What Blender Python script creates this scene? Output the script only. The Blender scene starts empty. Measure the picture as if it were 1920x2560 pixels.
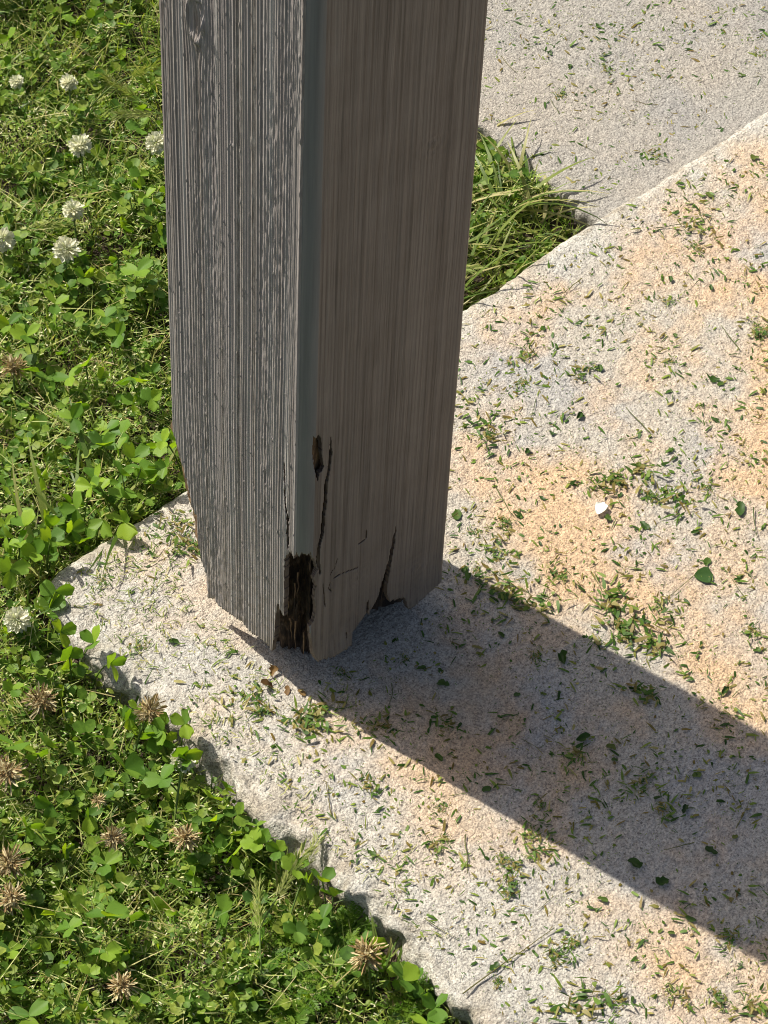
import bpy, math, random
import numpy as np
from mathutils import Vector, Matrix

rng = np.random.default_rng(11)
random.seed(11)
scene = bpy.context.scene
col = scene.collection

# ------------------------------------------------------------------ camera, sky, sun, exposure
# Place: the origin is the foot of the post's front corner; +x runs along its right face, +y along its left face.
CAM = Vector((-0.8315, -0.9039, 1.6923))
FW = Vector((0.45215, 0.45172, -0.76910)).normalized()
RT = Vector((0.73512, -0.67706, 0.03451))
RT = (RT - FW * RT.dot(FW)).normalized()
UP = RT.cross(FW)
cd = bpy.data.cameras.new('camera')
cam = bpy.data.objects.new('camera', cd)
col.objects.link(cam)
cam.matrix_world = Matrix(((RT.x, UP.x, -FW.x, CAM.x), (RT.y, UP.y, -FW.y, CAM.y), (RT.z, UP.z, -FW.z, CAM.z), (0, 0, 0, 1)))
cd.sensor_fit = 'HORIZONTAL'
cd.sensor_width = 36
cd.lens = 137.1
cd.clip_start = 0.05
cd.clip_end = 300
scene.camera = cam

SUN_EL = math.radians(49.6)
travel = math.radians(-76.5)               # the way the light runs over the ground
sdir = Vector((math.cos(travel) * math.cos(SUN_EL), math.sin(travel) * math.cos(SUN_EL), -math.sin(SUN_EL)))
sl = bpy.data.lights.new('sun', 'SUN')
sl.energy = 5.0
sl.angle = math.radians(0.53)
sl.color = (1.0, 0.94, 0.85)
sun = bpy.data.objects.new('sun', sl)
col.objects.link(sun)
sun.rotation_euler = sdir.to_track_quat('-Z', 'Y').to_euler()
sun.location = (-1, 4, 5)

w = bpy.data.worlds.new('World')
scene.world = w
w.use_nodes = True
nt = w.node_tree
sky = nt.nodes.new('ShaderNodeTexSky')
sky.sky_type = 'NISHITA'
sky.sun_disc = False
sky.dust_density = 4.0
sky.air_density = 0.8
sky.ozone_density = 0.6
sky.sun_elevation = SUN_EL
sky.sun_rotation = math.atan2(-sdir.x, -sdir.y)     # azimuth of the sun, clockwise from +y
nt.links.new(sky.outputs[0], nt.nodes['Background'].inputs[0])
nt.nodes['Background'].inputs[1].default_value = 0.085

scene.view_settings.view_transform = 'Standard'
scene.view_settings.look = 'None'
scene.view_settings.exposure = 0.55
scene.view_settings.gamma = 1
scene.cycles.pixel_filter_type = 'BLACKMAN_HARRIS'
scene.cycles.filter_width = 1.05
scene.cycles.max_bounces = 8
scene.cycles.transparent_max_bounces = 4

# ------------------------------------------------------------------ helpers
def hash2(ix, iy, seed):
    h = (ix.astype(np.int64) * 374761393 + iy.astype(np.int64) * 668265263 + seed * 974634541) & 0xFFFFFFFF
    h = ((h ^ (h >> 13)) * 1274126177) & 0xFFFFFFFF
    return ((h ^ (h >> 16)) & 0xFFFFFF) / float(0xFFFFFF)

def vnoise(x, y, seed=0):
    """smooth value noise, 0..1, one feature per unit"""
    x = np.asarray(x, float); y = np.asarray(y, float)
    x, y = np.broadcast_arrays(x, y)
    ix = np.floor(x); iy = np.floor(y)
    fx = x - ix; fy = y - iy
    fx = fx * fx * (3 - 2 * fx); fy = fy * fy * (3 - 2 * fy)
    a = hash2(ix, iy, seed); b = hash2(ix + 1, iy, seed)
    c = hash2(ix, iy + 1, seed); d = hash2(ix + 1, iy + 1, seed)
    return (a * (1 - fx) + b * fx) * (1 - fy) + (c * (1 - fx) + d * fx) * fy

def fbm(x, y, seed=0, octv=3):
    t = 0; a = 1; s = 0
    for o in range(octv):
        t = t + a * vnoise(x * 2 ** o + 17.3 * o, y * 2 ** o - 9.1 * o, seed + o); s += a; a *= .5
    return t / s

def mesh_np(name, V, quads=None, tris=None, smooth=False, mats=None, midx=None):
    """mesh from numpy arrays of quads and / or triangles"""
    me = bpy.data.meshes.new(name)
    V = np.asarray(V, np.float32).reshape(-1, 3)
    nq = 0 if quads is None else len(quads)
    ntr = 0 if tris is None else len(tris)
    loops = []
    if nq: loops.append(np.asarray(quads, np.int32).ravel())
    if ntr: loops.append(np.asarray(tris, np.int32).ravel())
    loops = np.concatenate(loops)
    me.vertices.add(len(V)); me.vertices.foreach_set('co', V.ravel())
    me.loops.add(len(loops)); me.loops.foreach_set('vertex_index', loops)
    starts = np.concatenate([np.arange(nq) * 4, nq * 4 + np.arange(ntr) * 3]).astype(np.int32)
    me.polygons.add(nq + ntr); me.polygons.foreach_set('loop_start', starts)
    try:
        tot = np.concatenate([np.full(nq, 4), np.full(ntr, 3)]).astype(np.int32)
        me.polygons.foreach_set('loop_total', tot)
    except Exception:
        pass
    if mats:
        for m in mats: me.materials.append(m)
    if midx is not None:
        me.polygons.foreach_set('material_index', np.asarray(midx, np.int32))
    if smooth:
        me.polygons.foreach_set('use_smooth', np.ones(nq + ntr, bool))
    me.update(calc_edges=True)
    return me

def link(name, me, parent=None, loc=None, rot=None, scale=None):
    o = bpy.data.objects.new(name, me)
    col.objects.link(o)
    if parent is not None: o.parent = parent
    if loc is not None: o.location = loc
    if rot is not None: o.rotation_euler = rot
    if scale is not None: o.scale = (scale,) * 3 if not hasattr(scale, '__len__') else scale
    return o

def tag(o, label=None, cat=None, group=None, kind=None):
    if label: o['label'] = label
    if cat: o['category'] = cat
    if group: o['group'] = group
    if kind: o['kind'] = kind
    return o

def grid_quads(n, m, wrap=False):
    i = np.arange(n - 1)[:, None]; j = np.arange(m - 1)[None, :]
    a = i * m + j
    return np.stack([a, a + m, a + m + 1, a + 1], -1).reshape(-1, 4)

def inpoly(px, py, poly):
    inside = np.zeros(np.shape(px), bool)
    n = len(poly)
    for k in range(n):
        x0, y0 = poly[k]; x1, y1 = poly[(k + 1) % n]
        if y0 == y1: continue
        c = ((y0 > py) != (y1 > py)) & (px < (x1 - x0) * (py - y0) / (y1 - y0) + x0)
        inside ^= c
    return inside

def polydist(px, py, line):
    """distance to a polyline and the position 0..1 along it"""
    d = np.full(np.shape(px), 1e9); t = np.zeros(np.shape(px))
    n = len(line) - 1
    for k in range(n):
        x0, y0 = line[k]; x1, y1 = line[k + 1]
        dx, dy = x1 - x0, y1 - y0
        u = np.clip(((px - x0) * dx + (py - y0) * dy) / (dx * dx + dy * dy), 0, 1)
        e = np.hypot(px - x0 - u * dx, py - y0 - u * dy)
        t = np.where(e < d, (k + u) / n, t); d = np.minimum(d, e)
    return d, t

# ------------------------------------------------------------------ materials
def new_mat(name):
    m = bpy.data.materials.new(name); m.use_nodes = True
    nt = m.node_tree
    return m, nt, nt.nodes['Principled BSDF'], nt.nodes['Material Output']

def N(nt, typ, **kw):
    n = nt.nodes.new(typ)
    for k, v in kw.items(): setattr(n, k, v)
    return n

def noise_node(nt, vec, scale, detail=3, rough=.55, dist=0):
    n = N(nt, 'ShaderNodeTexNoise')
    n.inputs['Scale'].default_value = scale; n.inputs['Detail'].default_value = detail
    n.inputs['Roughness'].default_value = rough; n.inputs['Distortion'].default_value = dist
    nt.links.new(vec, n.inputs['Vector'])
    return n

def ramp(nt, fac, stops, interp='LINEAR'):
    r = N(nt, 'ShaderNodeValToRGB'); r.color_ramp.interpolation = interp
    el = r.color_ramp.elements
    while len(el) < len(stops): el.new(.5)
    for e, (p, c) in zip(el, stops):
        e.position = p; e.color = (*c, 1) if len(c) == 3 else c
    if fac is not None: nt.links.new(fac, r.inputs[0])
    return r

def mix(nt, fac, a, b, mode='MIX'):
    m = N(nt, 'ShaderNodeMix', data_type='RGBA', blend_type=mode)
    for s, v in ((m.inputs[0], fac), (m.inputs[6], a), (m.inputs[7], b)):
        if isinstance(v, bpy.types.NodeSocket): nt.links.new(v, s)
        elif isinstance(v, tuple): s.default_value = (*v, 1)
        else: s.default_value = v
    return m.outputs[2]

def mapping(nt, vec, scale=(1, 1, 1), rot=(0, 0, 0)):
    m = N(nt, 'ShaderNodeMapping'); m.inputs['Scale'].default_value = scale; m.inputs['Rotation'].default_value = rot
    nt.links.new(vec, m.inputs['Vector'])
    return m.outputs[0]

def leaf_mat(name, cols, trans=.35, rough=.45, tint=(1.25, 1.25, .55), island=True, spec=.22, gain=1.0):
    m, nt, bs, out = new_mat(name)
    if island:
        r = N(nt, 'ShaderNodeNewGeometry').outputs['Random Per Island']
    else:
        r = N(nt, 'ShaderNodeObjectInfo').outputs['Random']
    stops = [(i / (len(cols) - 1), tuple(min(.85, v * gain) for v in c)) for i, c in enumerate(cols)]
    c = ramp(nt, r, stops).outputs[0]
    tc = N(nt, 'ShaderNodeTexCoord').outputs['Object']
    nz = noise_node(nt, tc, 260, 2)
    v = ramp(nt, nz.outputs[0], [(.3, (.66, .70, .62)), (.7, (1.25, 1.22, 1.1))]).outputs[0]
    c = mix(nt, 1.0, c, v, 'MULTIPLY')
    nt.links.new(c, bs.inputs['Base Color'])
    bs.inputs['Roughness'].default_value = rough
    bs.inputs['Specular IOR Level'].default_value = spec
    if trans > 0:
        t = N(nt, 'ShaderNodeBsdfTranslucent')
        nt.links.new(mix(nt, 1.0, c, tint, 'MULTIPLY'), t.inputs['Color'])
        ms = N(nt, 'ShaderNodeMixShader'); ms.inputs[0].default_value = trans
        nt.links.new(bs.outputs[0], ms.inputs[1]); nt.links.new(t.outputs[0], ms.inputs[2])
        nt.links.new(ms.outputs[0], out.inputs['Surface'])
    return m
# ------------------------------------------------------------------ concrete
def concrete_mat(name, base, light, warm, warm_amount, cool, edge_fade=True):
    m, nt, bs, out = new_mat(name)
    tc = N(nt, 'ShaderNodeTexCoord').outputs['Object']
    big = noise_node(nt, tc, 6.2, 3, .5, .6)
    mid = noise_node(nt, tc, 23, 3, .6, .3)
    blend = mix(nt, .35, big.outputs[0], mid.outputs[0])
    warmf = ramp(nt, blend, [(.455, (0, 0, 0)), (.60, (warm_amount,) * 3)]).outputs[0]
    big2 = noise_node(nt, mapping(nt, tc, (1, 1, 1), (0, 0, .8)), 9.5, 2, .5, .4)
    coolf = ramp(nt, big2.outputs[0], [(.47, (0, 0, 0)), (.66, (.75,) * 3)]).outputs[0]
    c = mix(nt, coolf, base, cool)
    c = mix(nt, warmf, c, warm)
    if edge_fade:
        # bleached rim along the two free edges of the slab
        sep = N(nt, 'ShaderNodeSeparateXYZ'); nt.links.new(tc, sep.inputs[0])
        mr = N(nt, 'ShaderNodeMapRange'); mr.inputs[1].default_value = -.08; mr.inputs[2].default_value = .05
        mr.inputs[3].default_value = .95; mr.inputs[4].default_value = 0
        nt.links.new(sep.outputs[0], mr.inputs[0])
        mr2 = N(nt, 'ShaderNodeMapRange'); mr2.inputs[1].default_value = .2; mr2.inputs[2].default_value = .165
        mr2.inputs[3].default_value = .95; mr2.inputs[4].default_value = 0
        nt.links.new(sep.outputs[1], mr2.inputs[0])
        mx = N(nt, 'ShaderNodeMath', operation='MAXIMUM'); nt.links.new(mr.outputs[0], mx.inputs[0]); nt.links.new(mr2.outputs[0], mx.inputs[1])
        ml = N(nt, 'ShaderNodeMath', operation='MULTIPLY'); nt.links.new(mx.outputs[0], ml.inputs[0])
        e = ramp(nt, noise_node(nt, tc, 30, 3).outputs[0], [(.3, (.45,) * 3), (.6, (1, 1, 1))]).outputs[0]
        nt.links.new(e, ml.inputs[1])
        c = mix(nt, ml.outputs[0], c, light)
        # earth stains that have crept in over the rim
        rim = N(nt, 'ShaderNodeMath', operation='POWER'); nt.links.new(mx.outputs[0], rim.inputs[0]); rim.inputs[1].default_value = 4.0
        st = ramp(nt, noise_node(nt, tc, 48, 4, .65, .5).outputs[0], [(.42, (0, 0, 0)), (.60, (.9,) * 3)]).outputs[0]
        rs = N(nt, 'ShaderNodeMath', operation='MULTIPLY'); nt.links.new(rim.outputs[0], rs.inputs[0]); nt.links.new(st, rs.inputs[1])
        c = mix(nt, rs.outputs[0], c, (.25, .22, .17))
    # sand grain: pale grit and dark pits
    g = noise_node(nt, tc, 640, 2, .6, .8)
    gv = ramp(nt, g.outputs[0], [(.30, (.42, .40, .38)), (.46, (.91, .90, .88)), (.64, (1.30, 1.29, 1.24))]).outputs[0]
    c = mix(nt, 1.0, c, gv, 'MULTIPLY')
    g2 = noise_node(nt, tc, 190, 2, .5)
    gv2 = ramp(nt, g2.outputs[0], [(.3, (.8, .79, .78)), (.62, (1.08, 1.07, 1.06))]).outputs[0]
    c = mix(nt, .8, c, gv2, 'MULTIPLY')
    vor = N(nt, 'ShaderNodeTexVoronoi'); vor.inputs['Scale'].default_value = 160; nt.links.new(tc, vor.inputs['Vector'])
    sp = ramp(nt, vor.outputs['Distance'], [(.1, (.35, .32, .3)), (.17, (1, 1, 1))]).outputs[0]
    spm = ramp(nt, noise_node(nt, tc, 60, 2).outputs[0], [(.5, (0, 0, 0)), (.6, (.8,) * 3)]).outputs[0]
    c = mix(nt, spm, c, mix(nt, 1.0, c, sp, 'MULTIPLY'))
    nt.links.new(c, bs.inputs['Base Color'])
    bs.inputs['Roughness'].default_value = .92
    bs.inputs['Specular IOR Level'].default_value = .2
    b = N(nt, 'ShaderNodeBump'); b.inputs['Strength'].default_value = 1.0; b.inputs['Distance'].default_value = .0022
    b2 = noise_node(nt, tc, 480, 3, .65)
    nt.links.new(b2.outputs[0], b.inputs['Height']); nt.links.new(b.outputs[0], bs.inputs['Normal'])
    return m

M_SLAB = concrete_mat('patio_concrete', (.40, .372, .32), (.455, .45, .41), (.53, .37, .225), .85, (.335, .335, .328))
M_PATH = concrete_mat('path_concrete', (.31, .297, .267), (.6, .57, .52), (.345, .31, .26), .5, (.275, .27, .258), False)

def side_profile(drop, rr):
    """(inset, drop) pairs from the foot of a slab's side to its top"""
    p = [(0, d) for d in np.arange(drop, rr, -.004)]
    for a in np.linspace(0, math.pi / 2, 7):
        p.append((rr * (1 - math.cos(a)), rr * (1 - math.sin(a))))
    return np.array(p)

def slab(name, mat, x0, y0, ysign, fine_x, fine_y, step, far, top, rr, amp, seed, rough_edge):
    prof = side_profile(.11, rr)
    fx = np.arange(prof[-1, 0] + step, fine_x, step)
    xs = np.concatenate([prof[:, 0], fx, fine_x + np.array([.02, .06, .15, .4, far])])
    dx = np.concatenate([prof[:, 1], np.zeros(len(fx) + 5)])
    fy = np.arange(prof[-1, 0] + step, fine_y, step)
    ys = np.concatenate([prof[:, 0], fy, fine_y + np.array([.02, .06, .15, .4, far])])
    dy = np.concatenate([prof[:, 1], np.zeros(len(fy) + 5)])
    X = np.repeat(xs[:, None], len(ys), 1); Y = np.repeat(ys[None, :], len(xs), 0)
    D = np.maximum(np.repeat(dx[:, None], len(ys), 1), np.repeat(dy[None, :], len(xs), 0))
    fine = (X < fine_x) & (Y < fine_y)
    edx = np.exp(-X / .02); edy = np.exp(-Y / .02)
    # ragged edges: the whole rim wanders, and the side is pitted
    X2 = X + rough_edge * edx * ((fbm(Y / .05, D / .05, seed, 3) - .5) * .032 + (fbm(Y / .018, D / .03, seed + 3, 2) - .5) * .012 + (fbm(Y / .009, D / .009, seed + 5, 2) - .5) * .008)
    Y2 = Y + edy * ((fbm(X / .06, D / .05, seed + 9, 3) - .5) * .008 + (fbm(X / .008, D / .008, seed + 14, 2) - .5) * .003)
    if rough_edge == 1.0:
        # the free corner is rounded off and broken
        R = .032; k = (X < R) & (Y < R)
        px_, py_ = R - X, R - Y
        sc_ = np.where(k, np.maximum(px_, py_) / np.maximum(np.hypot(px_, py_), 1e-6), 1)
        X2 = np.where(k, X2 + px_ * (1 - sc_), X2); Y2 = np.where(k, Y2 + py_ * (1 - sc_), Y2)
    # surface: worm-like trowel grain, grit, and gentle waves
    r1 = vnoise(X / .0029, Y / .0029, seed + 20)
    r2 = vnoise(X / .0050 + 3, Y / .0050, seed + 21)
    r3 = fbm(X / .02, Y / .02, seed + 22, 2)
    Z = top - D + fine * ((r1 - .5) * .9 + (np.abs(r2 - .5) * -1.0) + (r3 - .5) * .9) * amp + (fbm(X / .16, Y / .16, seed + 30, 2) - .5) * .0012
    # worn rim rolls off unevenly
    Z -= rough_edge * (D < 1e-6) * np.exp(-X / .012) * .010 * np.clip(fbm(Y / .02, X / .05, seed + 40, 3) - .35, 0, 1) * 2
    V = np.stack([x0 + X2, y0 + ysign * Y2, Z], -1)
    q = grid_quads(len(xs), len(ys))
    if ysign > 0: pass
    else: q = q[:, ::-1]
    me = mesh_np(name, V, quads=q, smooth=True, mats=[mat])
    return tag(link(name, me), kind='structure')

slab('patio_slab', M_SLAB, -.082, .207, -1, .86, .68, .0014, 2.2, 0.0, .009, .00105, 100, 1.0)
slab('concrete_path', M_PATH, .512, .190, 1, .50, .64, .0022, 2.2, -.005, .006, .0011, 300, .5)

# ------------------------------------------------------------------ soil, one sheet out to the horizon
def soil_mat():
    m, nt, bs, out = new_mat('soil')
    tc = N(nt, 'ShaderNodeTexCoord').outputs['Object']
    a = noise_node(nt, tc, 90, 4, .65)
    c = ramp(nt, a.outputs[0], [(.3, (.018, .012, .007)), (.55, (.05, .034, .021)), (.75, (.10, .072, .045))]).outputs[0]
    far = noise_node(nt, tc, 3, 4, .6)
    g = ramp(nt, far.outputs[0], [(.3, (.03, .05, .012)), (.7, (.07, .10, .02))]).outputs[0]
    sep = N(nt, 'ShaderNodeVectorMath', operation='LENGTH'); nt.links.new(tc, sep.inputs[0])
    mr = N(nt, 'ShaderNodeMapRange'); mr.inputs[1].default_value = 1.3; mr.inputs[2].default_value = 1.8
    nt.links.new(sep.outputs['Value'], mr.inputs[0])
    nt.links.new(mix(nt, mr.outputs[0], c, g), bs.inputs['Base Color'])
    bs.inputs['Roughness'].default_value = 1.0
    b = N(nt, 'ShaderNodeBump'); b.inputs['Distance'].default_value = .004
    nt.links.new(noise_node(nt, tc, 260, 3, .7).outputs[0], b.inputs['Height']); nt.links.new(b.outputs[0], bs.inputs['Normal'])
    return m

SOIL = -.05
def soil_z(x, y):
    wedge = np.clip((y - .2) / .05, 0, 1)
    pocket = np.exp(-(((x - .46) / .09) ** 2 + ((y - .25) / .06) ** 2))
    near = np.exp(-np.clip(-.085 - x, 0, 1) / .05)
    return SOIL + .016 * wedge + .018 * pocket + .012 * near * (1 - wedge) + (fbm(x / .05, y / .05, 500, 3) - .5) * .018

xs = np.concatenate([[-70, -25, -8, -3, -1.5], np.arange(-.9, 1.2, .007), [1.5, 3, 8, 25, 70]])
ys = np.concatenate([[-70, -25, -8, -3, -1.5], np.arange(-.9, 1.4, .007), [1.8, 3, 8, 25, 70]])
X, Y = np.meshgrid(xs, ys, indexing='ij')
me = mesh_np('ground', np.stack([X, Y, soil_z(X, Y)], -1), quads=grid_quads(len(xs), len(ys)), smooth=True, mats=[soil_mat()])
tag(link('ground', me), kind='structure')
# ------------------------------------------------------------------ the rotten timber post
# s runs over the two visible faces: s = -y on the left face, s = +x on the right one; millimetres below
def post_paint(name, worn):
    m, nt, bs, out = new_mat(name)
    tc = N(nt, 'ShaderNodeTexCoord').outputs['Object']
    sep = N(nt, 'ShaderNodeSeparateXYZ'); nt.links.new(tc, sep.inputs[0])
    st = mapping(nt, tc, (1, 1, .005))
    a = noise_node(nt, st, 560, 3, .6)
    b = noise_node(nt, st, 95, 3, .6)
    if worn:
        c = ramp(nt, a.outputs[0], [(.3, (.22, .19, .18)), (.52, (.33, .30, .28)), (.72, (.50, .47, .43))]).outputs[0]
        wf = ramp(nt, b.outputs[0], [(.5, (0, 0, 0)), (.66, (.7,) * 3)]).outputs[0]
        fine = noise_node(nt, mapping(nt, tc, (1, 1, .12)), 700, 3, .7)
        wood = ramp(nt, fine.outputs[0], [(.32, (.08, .055, .042)), (.5, (.23, .195, .16)), (.68, (.52, .48, .42))]).outputs[0]
        c = mix(nt, wf, c, wood)
    else:
        c = ramp(nt, a.outputs[0], [(.34, (.118, .098, .081)), (.46, (.178, .153, .129)), (.62, (.222, .194, .165))]).outputs[0]
        c2 = ramp(nt, b.outputs[0], [(.3, (.80, .78, .77)), (.65, (1.08, 1.07, 1.06))]).outputs[0]
        c = mix(nt, 1.0, c, c2, 'MULTIPLY')
        dirt = noise_node(nt, tc, 28, 4, .6)
        c = mix(nt, 1.0, c, ramp(nt, dirt.outputs[0], [(.3, (.86, .84, .82)), (.7, (1.06, 1.06, 1.06))]).outputs[0], 'MULTIPLY')
    # soil splashed up the lower part
    mr = N(nt, 'ShaderNodeMapRange'); mr.inputs[1].default_value = .02; mr.inputs[2].default_value = .17; mr.inputs[3].default_value = .75; mr.inputs[4].default_value = 0
    nt.links.new(sep.outputs[2], mr.inputs[0])
    ms_ = N(nt, 'ShaderNodeMath', operation='MULTIPLY'); nt.links.new(mr.outputs[0], ms_.inputs[0])
    nt.links.new(ramp(nt, noise_node(nt, tc, 130, 4, .7).outputs[0], [(.42, (0, 0, 0)), (.62, (1, 1, 1))]).outputs[0], ms_.inputs[1])
    c = mix(nt, ms_.outputs[0], c, (.20, .165, .125))
    nt.links.new(c, bs.inputs['Base Color'])
    bs.inputs['Roughness'].default_value = .62
    bs.inputs['Specular IOR Level'].default_value = .4
    bp = N(nt, 'ShaderNodeBump'); bp.inputs['Strength'].default_value = .6; bp.inputs['Distance'].default_value = .0006
    nt.links.new(noise_node(nt, mapping(nt, tc, (1, 1, .06)), 900, 3, .6).outputs[0], bp.inputs['Height'])
    nt.links.new(bp.outputs[0], bs.inputs['Normal'])
    return m

def corner_paint():  # reflected sky is put into the paint colour as a cooler grey
    m, nt, bs, out = new_mat('smooth_paint_sky_tint')
    tc = N(nt, 'ShaderNodeTexCoord').outputs['Object']
    a = noise_node(nt, mapping(nt, tc, (1, 1, .03)), 240, 5, .7)
    nt.links.new(ramp(nt, a.outputs[0], [(.3, (.135, .138, .132)), (.5, (.175, .178, .17)), (.72, (.215, .215, .20))]).outputs[0], bs.inputs['Base Color'])
    bs.inputs['Roughness'].default_value = .58
    return m

def rot_mat(name, stops, rough=.95):
    m, nt, bs, out = new_mat(name)
    tc = N(nt, 'ShaderNodeTexCoord').outputs['Object']
    a = noise_node(nt, mapping(nt, tc, (1, 1, .16)), 330, 4, .7)
    b = noise_node(nt, tc, 55, 3, .6)
    f = mix(nt, .45, a.outputs[0], b.outputs[0])
    nt.links.new(ramp(nt, f, stops).outputs[0], bs.inputs['Base Color'])
    bs.inputs['Roughness'].default_value = rough
    bp = N(nt, 'ShaderNodeBump'); bp.inputs['Distance'].default_value = .0015
    nt.links.new(a.outputs[0], bp.inputs['Height']); nt.links.new(bp.outputs[0], bs.inputs['Normal'])
    return m

M_WORN = post_paint('weathered_grey_timber', True)
M_TAUPE = post_paint('taupe_painted_timber', False)
M_CORNER = corner_paint()
M_ROT = rot_mat('rotten_wood', [(.3, (.025, .015, .009)), (.45, (.11, .063, .03)), (.57, (.25, .155, .075)), (.72, (.42, .31, .19))])
M_ROT_SHADE = rot_mat('rotten_wood_painted_shade', [(.3, (.006, .004, .003)), (.46, (.024, .014, .008)), (.56, (.085, .05, .025)), (.68, (.22, .17, .12))])  # rotten wood with the shade of the hollow put into its colour
M_RAW = rot_mat('raw_wood_edge', [(.3, (.06, .04, .026)), (.52, (.15, .11, .08)), (.75, (.34, .28, .22))])

RC = 8.0                              # rounding of the front corner, mm
HOLE = [(-27.2, -5), (-28.8, 47.8), (-27.2, 76.5), (-24.7, 90.5), (-18.4, 81.3), (-18.4, 146.8), (-15.5, 153), (-12.5, 157.8), (-10, 153), (-7.5, 162.5), (-4.5, 158),
        (-2.2, 165), (2, 161), (5.5, 163.2), (8.7, 155.2), (12.8, 140.8), (9.1, 134.7), (11.7, 123.3), (10.4, 111.3), (12.3, 94.5), (10.2, 84.9),
        (5.6, 81.2), (8.3, 65.3), (11.1, 43.2), (15.3, 34.6), (15.3, -5)]
RBOT = [(15.3, 34.6), (29.1, 29.4), (46.9, 27.7), (48.1, 40.6), (56.0, 45.6), (60.7, 50.5), (61.0, 62.9), (62.6, 63.5), (63.2, 47.3), (67.8, 54.2), (72.4, 61.0),
        (75.0, 74.2), (79.8, 93.2), (82.9, 111.3), (85.9, 130.0), (86.2, 130.0), (85.3, 108.0), (83.3, 87.2), (80.6, 68.7), (80.1, 60.4), (82.9, 46.3), (94.0, 39.0), (99.1, 36.6), (103.4, 19.1),
        (108.4, 18.8), (111.5, 22.2), (128.3, 23.0), (141, 26.5), (141, -5), (15.3, -5)]
LBOT = [(-141, -5), (-141, 182), (-133.3, 167.3), (-125.7, 144.4), (-118.8, 120.3), (-117.3, 111.4), (-112.4, 103.9), (-111.3, 77.1), (-107.5, 57.8), (-103, 48.2),
        (-102.5, 21.1), (-93.9, 28.4), (-91.2, 24.1), (-76.3, 26.7), (-63.3, 31), (-56.0, 27.6), (-37.8, 31.8), (-31.4, 27.4), (-28.8, 47.8), (-27, 47.8), (-27, -5)]
CRACKS = [([(20.9, 271), (21.6, 251.6), (20.5, 237.2), (18.3, 225.2), (18.0, 208.2), (16.9, 191.5), (15.8, 174.6), (13.1, 164.3), (12.6, 150.1), (15.3, 133.2)], 3.6, .25),
          ([(-21.3, 248), (-20.2, 224.8), (-19.2, 205.0), (-16.4, 190.0), (-16.2, 172.4), (-15.6, 158.5)], 2.4, .6),
          ([(26.6, 118.4), (34.4, 117.5), (42.3, 114.6), (51.9, 110.5)], 1.0, .2),
          ([(50.1, 137.0), (55.0, 136.5), (58.0, 138.0), (57.6, 148)], 1.3, .2),
          ([(18, 122), (19.5, 105), (20.6, 92)], .9, .2), ([(25, 117), (23.5, 110), (26.5, 104)], .9, .2), ([(31, 139), (29, 130), (24, 124)], .7, .2),
          ([(41.5, 46), (41.8, 39)], 1.0, 0)]
PATCH = [(5.2, 284), (7.5, 279), (10, 281), (12.6, 276.7), (13.4, 260), (15.6, 244.4), (12.5, 241), (10.6, 233), (8.8, 240), (6.6, 251.2), (4.6, 266)]

# columns of the shell
sL = np.arange(-140, -RC - 4, .42); sM = np.linspace(-RC - 4, RC + 2, 46); sR = np.arange(RC + 2.6, 140, .66)
S = np.concatenate([sL, sM, sR, [140.0]])
nvis = len(S)
back = np.concatenate([np.arange(145, 280, 5), np.arange(280, 421, 5)])   # the two hidden faces, back round to s = 420 = -140
zf = np.concatenate([np.arange(12, 330, 1.35), np.arange(330, 720, 1.9)])
Z = np.concatenate([zf, np.arange(730, 2460, 90)])

def shell_pos(s, z, inset=0.0, disp=None):
    """outer surface of the post for arrays s, z in mm"""
    x = np.zeros_like(s); y = np.zeros_like(s); nx = np.zeros_like(s); ny = np.zeros_like(s)
    l = s <= -RC; x[l] = 0; y[l] = -s[l]; nx[l] = -1
    r = (s >= RC) & (s <= 140); x[r] = s[r]; y[r] = 0; ny[r] = -1
    m = (~l) & (s < RC)
    a = (s[m] + RC) / (2 * RC) * (math.pi / 2)
    nx[m] = -np.cos(a); ny[m] = -np.sin(a)
    x[m] = RC + RC * nx[m]; y[m] = RC + RC * ny[m]
    b1 = (s > 140) & (s <= 280); x[b1] = 140; y[b1] = s[b1] - 140; nx[b1] = 1
    b2 = s > 280; y[b2] = 140; x[b2] = 420 - s[b2]; ny[b2] = 1
    # eased far corners
    for cs, ax, ay in ((-140, .7, -.7), (140, -.7, .7), (280, -.7, -.7), (420, .7, -.7)):
        e = np.clip(1 - np.abs(s - cs) / 6.0, 0, 1) ** 2 * 3.2
        x = x + ax * e; y = y + ay * e
    d = (0 if disp is None else disp) - inset
    return x + nx * d, y + ny * d

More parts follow.
